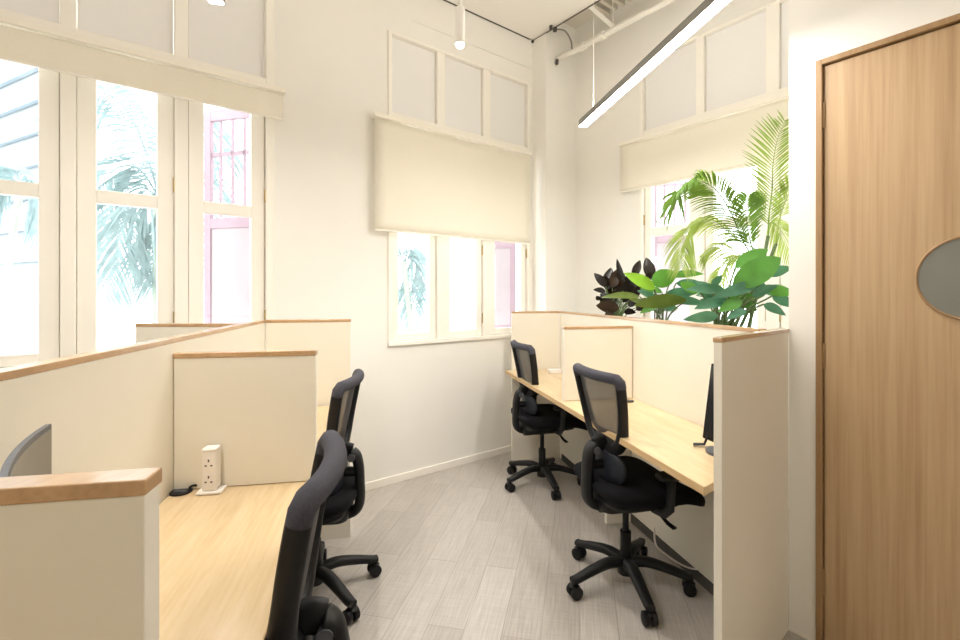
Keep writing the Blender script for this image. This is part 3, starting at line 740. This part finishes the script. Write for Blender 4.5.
# rubber plant
Y0 = 3.30; root = V((px_line(3.33, .14), 3.33, 1.10))
t = thing('rubber_plant', 'dark burgundy rubber plant at the left end of the planter', 'plant', root)
st = MB()
sp_ = [(606, 287, 594, 272, 9, 0, .3, L_FICUS), (606, 290, 611, 266, 12, .03, 0, L_FICUS), (612, 288, 617, 268, 11, .0, .2, L_FICB), (625, 284, 617, 257, 7, -.02, .5, L_FICUS),
       (633, 277, 640, 259, 9, .02, .2, L_FICUS), (652, 279, 646, 256, 12, .05, 0, L_FICUS), (606, 292, 593, 289, 7, 0, .6, L_FICUS), (619, 309, 596, 304, 14, -.06, -.2, L_FICB),
       (612, 300, 600, 293, 8, -.03, .3, L_FICUS), (622, 300, 628, 278, 10, 0, .2, L_FICUS), (618, 297, 608, 279, 9, .02, -.4, L_FICUS), (632, 302, 642, 282, 9, .0, .3, L_FICUS),
       (628, 306, 640, 298, 9, -.03, .4, L_FICUS), (614, 310, 604, 316, 8, 0, 0, L_FICB), (624, 312, 636, 312, 8, -.02, .5, L_FICUS), (642, 290, 650, 272, 9, .03, .1, L_FICUS),
       (626, 290, 634, 270, 8, .04, -.3, L_FICUS), (600, 300, 596, 296, 5, 0, .2, L_FICUS), (620, 288, 624, 272, 7, .05, .3, L_FICUS), (636, 310, 648, 304, 8, .02, .3, L_FICUS)]
for k in range(18):
    bu, bv = random.uniform(606, 640), random.uniform(288, 312); an = random.uniform(-1.2, 1.2); le = random.uniform(14, 22)
    sp_.append((bu, bv, bu + le * math.sin(an), bv - le * math.cos(an), random.uniform(7, 11), random.uniform(.0, .10), random.uniform(-.5, .6), L_FICB if k % 5 == 0 else L_FICUS))
for k, (nm, (m_, mm)) in enumerate(plant_leaves(sp_, Y0, root, st, .005).items()): m_.build('foliage', mm, t, smooth=60)
st.build('stem', L_STEM, t, smooth=60)

# broad-leaved philodendron
Y0 = 2.82; root = V((px_line(2.86, .17), 2.86, 1.10))
t = thing('philodendron', 'broad-leaved green plant with one lime leaf beside the burgundy one', 'plant', root)
st = MB()
sp_ = [(655, 289, 624, 271, 13, -.05, .2, L_YOUNG), (652, 284, 678, 271, 20, .0, .15, L_GREEN), (687, 300, 634, 302, 15, -.10, -.15, L_OLIVE), (640, 297, 601, 295, 8, -.08, .5, L_OLIVE),
       (664, 296, 700, 290, 12, .05, .3, L_TEAL), (676, 283, 712, 288, 12, .08, .3, L_TEAL), (668, 300, 708, 303, 11, -.05, .5, L_TEAL), (660, 304, 640, 312, 9, -.06, .3, L_GREEN), (672, 276, 704, 272, 9, .12, .4, L_GREEN)]
for k in range(7):
    bu, bv = random.uniform(648, 680), random.uniform(292, 310); an = random.choice((-1, 1)) * random.uniform(.8, 1.7); le = random.uniform(18, 28)
    sp_.append((bu, bv, bu + le * math.sin(an), bv - le * math.cos(an) * .6, random.uniform(7, 11), random.uniform(.06, .16), random.uniform(.1, .9), (L_TEAL, L_GREEN, L_OLIVE)[k % 3]))
for nm, (m_, mm) in plant_leaves(sp_, Y0, root, st, .006).items(): m_.build('young_leaf' if mm is L_YOUNG else 'foliage', mm, t, smooth=60)
st.build('stem', L_STEM, t, smooth=60)

# large-leaved plant in front of the palm
Y0 = 2.36; root = V((px_line(2.40, .20), 2.40, 1.10))
t = thing('elephant_ear_plant', 'large-leaved green plant with a big oval leaf below the palm', 'plant', root)
st = MB()
sp_ = [(732, 287, 781, 254, 27, -.06, .1, L_GREEN), (735, 268, 768, 247, 16, .03, -.2, L_GREEN), (768, 276, 792, 266, 12, .02, .4, L_TEAL), (768, 290, 794, 293, 13, -.02, .3, L_GREEN),
       (772, 296, 796, 306, 12, .02, .3, L_TEAL), (757, 285, 712, 295, 13, -.05, .2, L_TEAL), (728, 300, 694, 307, 12, -.06, .3, L_TEAL), (718, 316, 683, 317, 12, -.10, .0, L_TEAL),
       (742, 300, 718, 310, 13, -.08, .2, L_GREEN), (700, 292, 680, 281, 11, .06, .2, L_GREEN), (712, 288, 722, 274, 8, .05, .3, L_TEAL), (752, 296, 778, 284, 11, -.03, .4, L_TEAL),
       (764, 304, 786, 314, 10, -.06, .2, L_TEAL), (722, 306, 700, 298, 9, -.02, .3, L_TEAL), (746, 310, 726, 318, 9, -.1, .3, L_TEAL)]
for k in range(16):
    bu, bv = random.uniform(712, 768), random.uniform(290, 310); an = random.choice((-1, 1)) * random.uniform(.7, 1.7); le = random.uniform(20, 32)
    sp_.append((bu, bv, bu + le * math.sin(an), bv - le * math.cos(an) * .7, random.uniform(8, 13), random.uniform(.02, .14), random.uniform(.1, .9), L_GREEN if k % 4 == 0 else L_TEAL))
for nm, (m_, mm) in plant_leaves(sp_, Y0, root, st, .0065).items(): m_.build('foliage', mm, t, smooth=60)
st.build('stem', L_STEM, t, smooth=60)

def frond(pts, length, root_o, m, up=.0, droop=.5, count=34, start=.25, rr=.004, wid=.012, spread=.8, both=(1, 1), ang=.75):
    """pinnate leaf: rachis tube and narrow leaflets on both sides"""
    path = spline(pts, 10); n = len(path)
    mb = MB(); mb.tube(path, [rr * (1 - .75 * i / (n - 1)) for i in range(n)], 6)
    for k in range(count):
        f = start + (1 - start) * (k + .5) / count; x = f * (n - 1); i = min(int(x), n - 2)
        p = path[i].lerp(path[i + 1], x - i); tg = (path[min(i + 2, n - 1)] - path[max(i - 1, 0)]).normalized()
        view = p.normalized()
        sd = tg.cross(V((0, 0, 1)))
        if sd.length < .35: sd = tg.cross(view)
        sd.normalize(); sd2 = tg.cross(view).normalized(); sd2 = sd2 if sd2.dot(sd) > 0 else -sd2
        g = (f - start) / (1 - start); ll = length * (math.sin(PI * (.12 + .80 * g)) ** .7) * random.uniform(.88, 1.08)
        for j, s in enumerate((1, -1)):
            if both[j] <= 0: continue
            dr = (sd * .45 + sd2 * spread * .8).normalized() * s * math.sin(ang) + tg * math.cos(ang)
            dr = (dr + V((0, 0, up)) + V((random.uniform(-.06, .06), random.uniform(-.06, .06), random.uniform(-.05, .05)))).normalized()
            q = []
            l2 = ll * both[j]
            for e in range(5):
                t_ = e / 4; q.append(p + dr * l2 * t_ - V((0, 0, droop * l2 * t_ * t_)))
            wv = (q[-1] - q[0]).cross(view).normalized() * .75 + V((0, 0, 0)); wv += tg * .3; wv.normalize()
            ws = [.25, .9, 1, .7, .08]
            mb.grid([[q[e] - wv * wid / 2 * ws[e], q[e] + V((0, 0, wid * .12)), q[e] + wv * wid / 2 * ws[e]] for e in range(5)])
    return mb.build('frond', m, root_o, smooth=70)

Y0 = 2.38; root = V((px_line(2.44, .33), 2.44, 1.10))
t = thing('areca_palm', 'tall areca palm with arching fronds in the alcove window', 'plant', root)
P = lambda u, v, d=0: at(u, v, Y0 + .06 + d)
r0 = root
stems = MB()
crowns = [P(762, 250), P(768, 236, .03), P(752, 262, -.02), P(776, 244, .05)]
for c_ in crowns:
    rr_ = r0 + V((random.uniform(-.05, .05), random.uniform(-.04, .04), 0))
    stems.tube(spline([rr_, (rr_ + c_) / 2 + V((.01, 0, 0)), c_], 5), .0085, 8)
stems.build('stem', L_STEM, t, smooth=60)
frond([P(757, 262), P(744, 243), P(731, 213), P(717, 191), P(700, 181), P(686, 184, -.05), P(675, 196, -.1)], .23, t, L_PALM, 0, .5, 62, .16, both=(1, 1), wid=.0095)
frond([P(768, 236, .03), P(769, 215, .03), P(772, 190, .02), P(773, 165, .0), P(777, 141, -.02), P(785, 120, -.03)], .20, t, L_PALMB, .30, .12, 36, .10, both=(1, .8), wid=.0085, ang=.95)
frond([P(762, 252, .1), P(738, 240, .1), P(715, 221, .12), P(697, 222, .12), P(684, 238, .1), P(681, 268, .1)], .15, t, L_PALM_BACKLIT, 0, .7, 50, .2, wid=.0075)
frond([P(776, 244, .05), P(779, 222, .04), P(786, 200, .03), P(797, 186, .0), P(812, 184, -.0)], .2, t, L_PALM_BACKLIT, .05, .4, 30, .3, wid=.009)
frond([P(762, 250), P(752, 262, .1), P(735, 252, .12), P(718, 246, .15), P(702, 256, .15)], .13, t, L_PALM_BACKLIT, 0, .55, 30, .2, wid=.007)
frond([P(768, 236, .03), P(772, 222, .12), P(782, 232, .15), P(795, 255, .15)], .14, t, L_PALM_BACKLIT, 0, .5, 26, .25, wid=.007)
frond([P(752, 262, -.02), P(742, 256, .2), P(728, 262, .22), P(716, 284, .22)], .12, t, L_PALM_BACKLIT, 0, .5, 26, .2, wid=.007)
frond([P(757, 262), P(750, 240), P(746, 214, .05), P(748, 196, .08)], .17, t, L_PALM, .15, .3, 34, .25, wid=.009)

# ------------------------------------------------------------------ outdoors
g = MB(); g.prism([(-14, -6), (14, -6), (14, 22), (-14, 22)], -.6, -.5); struct(g.build('ground', M_GROUND))
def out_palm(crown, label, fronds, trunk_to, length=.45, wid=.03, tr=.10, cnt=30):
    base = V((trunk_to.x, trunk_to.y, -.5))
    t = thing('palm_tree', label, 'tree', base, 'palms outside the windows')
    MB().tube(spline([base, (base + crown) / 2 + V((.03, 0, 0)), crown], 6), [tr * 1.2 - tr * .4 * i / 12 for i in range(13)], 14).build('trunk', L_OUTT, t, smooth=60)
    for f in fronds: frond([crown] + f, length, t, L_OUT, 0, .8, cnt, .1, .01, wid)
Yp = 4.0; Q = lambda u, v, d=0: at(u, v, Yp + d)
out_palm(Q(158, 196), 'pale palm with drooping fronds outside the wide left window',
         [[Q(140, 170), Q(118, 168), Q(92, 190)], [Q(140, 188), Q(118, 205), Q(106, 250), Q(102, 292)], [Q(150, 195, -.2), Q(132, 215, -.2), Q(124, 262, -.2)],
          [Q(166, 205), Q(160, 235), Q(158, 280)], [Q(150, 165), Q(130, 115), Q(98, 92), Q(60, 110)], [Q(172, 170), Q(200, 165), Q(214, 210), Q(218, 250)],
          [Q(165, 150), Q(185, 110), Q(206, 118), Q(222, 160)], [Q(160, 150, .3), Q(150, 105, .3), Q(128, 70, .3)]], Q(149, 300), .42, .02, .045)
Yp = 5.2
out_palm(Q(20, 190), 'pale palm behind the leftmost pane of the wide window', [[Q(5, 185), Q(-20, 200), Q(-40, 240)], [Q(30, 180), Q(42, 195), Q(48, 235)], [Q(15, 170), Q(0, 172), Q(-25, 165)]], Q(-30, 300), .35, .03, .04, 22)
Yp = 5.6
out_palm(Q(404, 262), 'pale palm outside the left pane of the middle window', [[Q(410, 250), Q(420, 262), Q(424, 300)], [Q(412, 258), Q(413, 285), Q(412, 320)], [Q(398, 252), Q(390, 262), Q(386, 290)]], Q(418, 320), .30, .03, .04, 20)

def shutter(W, s, label, outlen, z0, z1):
    t = thing('window_shutter', label, 'shutter', W.p(s, z0, -.17), 'pink outdoor shutters')
    a_ = math.radians(38); d = -W.n3 * math.cos(a_) + W.d3 * math.sin(a_); pr = W.d3 * math.cos(a_) + W.n3 * math.sin(a_); th = pr * .03
    def bx(a, b, z0_, z1_, off=0, th_=th): return MB().obox(W.p(s, z0_, -.17) + d * a + pr * off, d * (b - a), th_, V((0, 0, z1_ - z0_)))
    f = MB()
    for a, b, c_, e_ in ((0, .05, z0, z1), (outlen - .05, outlen, z0, z1), (.05, outlen - .05, z0, z0 + .07), (.05, outlen - .05, z1 - .07, z1), (.05, outlen - .05, 1.78, 1.85)):
        f.obox(W.p(s, c_, -.17) + d * a, d * (b - a), th, V((0, 0, e_ - c_)))
    f.build('frame', M_PINK, t, bevel=.003)
    bx(.045, outlen - .045, z0 + .065, 1.785, .008, pr * .014).build('lower_panel', M_PINKP, t)
    for k in range(3):
        a = .05 + (outlen - .1) * (k + .75) / 3.5
        bx(a - .008, a + .008, 1.855, z1 - .075, .008, pr * .014).build('lattice_bar', M_PINK, t)
    bx(.055, outlen - .055, 2.25, 2.275, .006, pr * .016).build('lattice_bar', M_PINK, t)
    return t
shutter(WW, W1L[0][0] - .02, 'pink outdoor shutter standing open outside the right pane of the wide window', .42, 1.0, 2.55)
shutter(WW, W2L[0][0] - .02, 'pink outdoor shutter standing open outside the middle window', .40, 1.0, 2.55)
shutter(RW, W3L[0][0] - .05, 'pink outdoor shutter standing open outside the alcove window', .40, 1.0, 2.55)
# pale neighbouring building with louvre bands
bo = at(-60, 200, 9.5); bt = thing('building', 'pale blue building with louvre bands outside the leftmost pane', 'building', (bo.x, bo.y, -.5))
bd = V((-.7, .35, 0)).normalized(); bn = V((-bd.y, bd.x, 0))
b0_ = at(52, 300, 9.0); b0_.z = -.5
MB().obox(b0_, bd * 5, V((-.3, 1.5, 0)), V((0, 0, 9))).build('facade', M_FACADE, bt)
for k in range(7):
    z = 2.0 + k * .62
    MB().obox(V((b0_.x, b0_.y, z)) + V((.02, -.06, 0)), bd * 4.8, V((.02, -.10, 0)), V((0, 0, .20))).build('louvre_band', M_LOUV, bt)

# ------------------------------------------------------------------ world, camera, view
w = bpy.data.worlds.new('sky'); SC.world = w; w.use_nodes = True
bg = w.node_tree.nodes['Background']; bg.inputs['Color'].default_value = (.95, .975, 1.0, 1); bg.inputs['Strength'].default_value = 5.2
cam = bpy.data.cameras.new('camera'); co = bpy.data.objects.new('camera', cam); COL.objects.link(co)
co.location = (0, 0, H); co.rotation_euler = (PI / 2, 0, 0)
cam.sensor_width = 36; cam.lens = 36 * F / 960; cam.shift_y = -(320 - V0) / 960; cam.clip_start = .02; cam.clip_end = 200
SC.camera = co
vs = SC.view_settings; vs.view_transform = 'Standard'; vs.look = 'None'; vs.exposure = 0.16; vs.gamma = 1.0; vs.use_curve_mapping = False
SC.cycles.max_bounces = 14; SC.cycles.diffuse_bounces = 8; SC.cycles.transparent_max_bounces = 16
SC.cycles.use_denoising = True
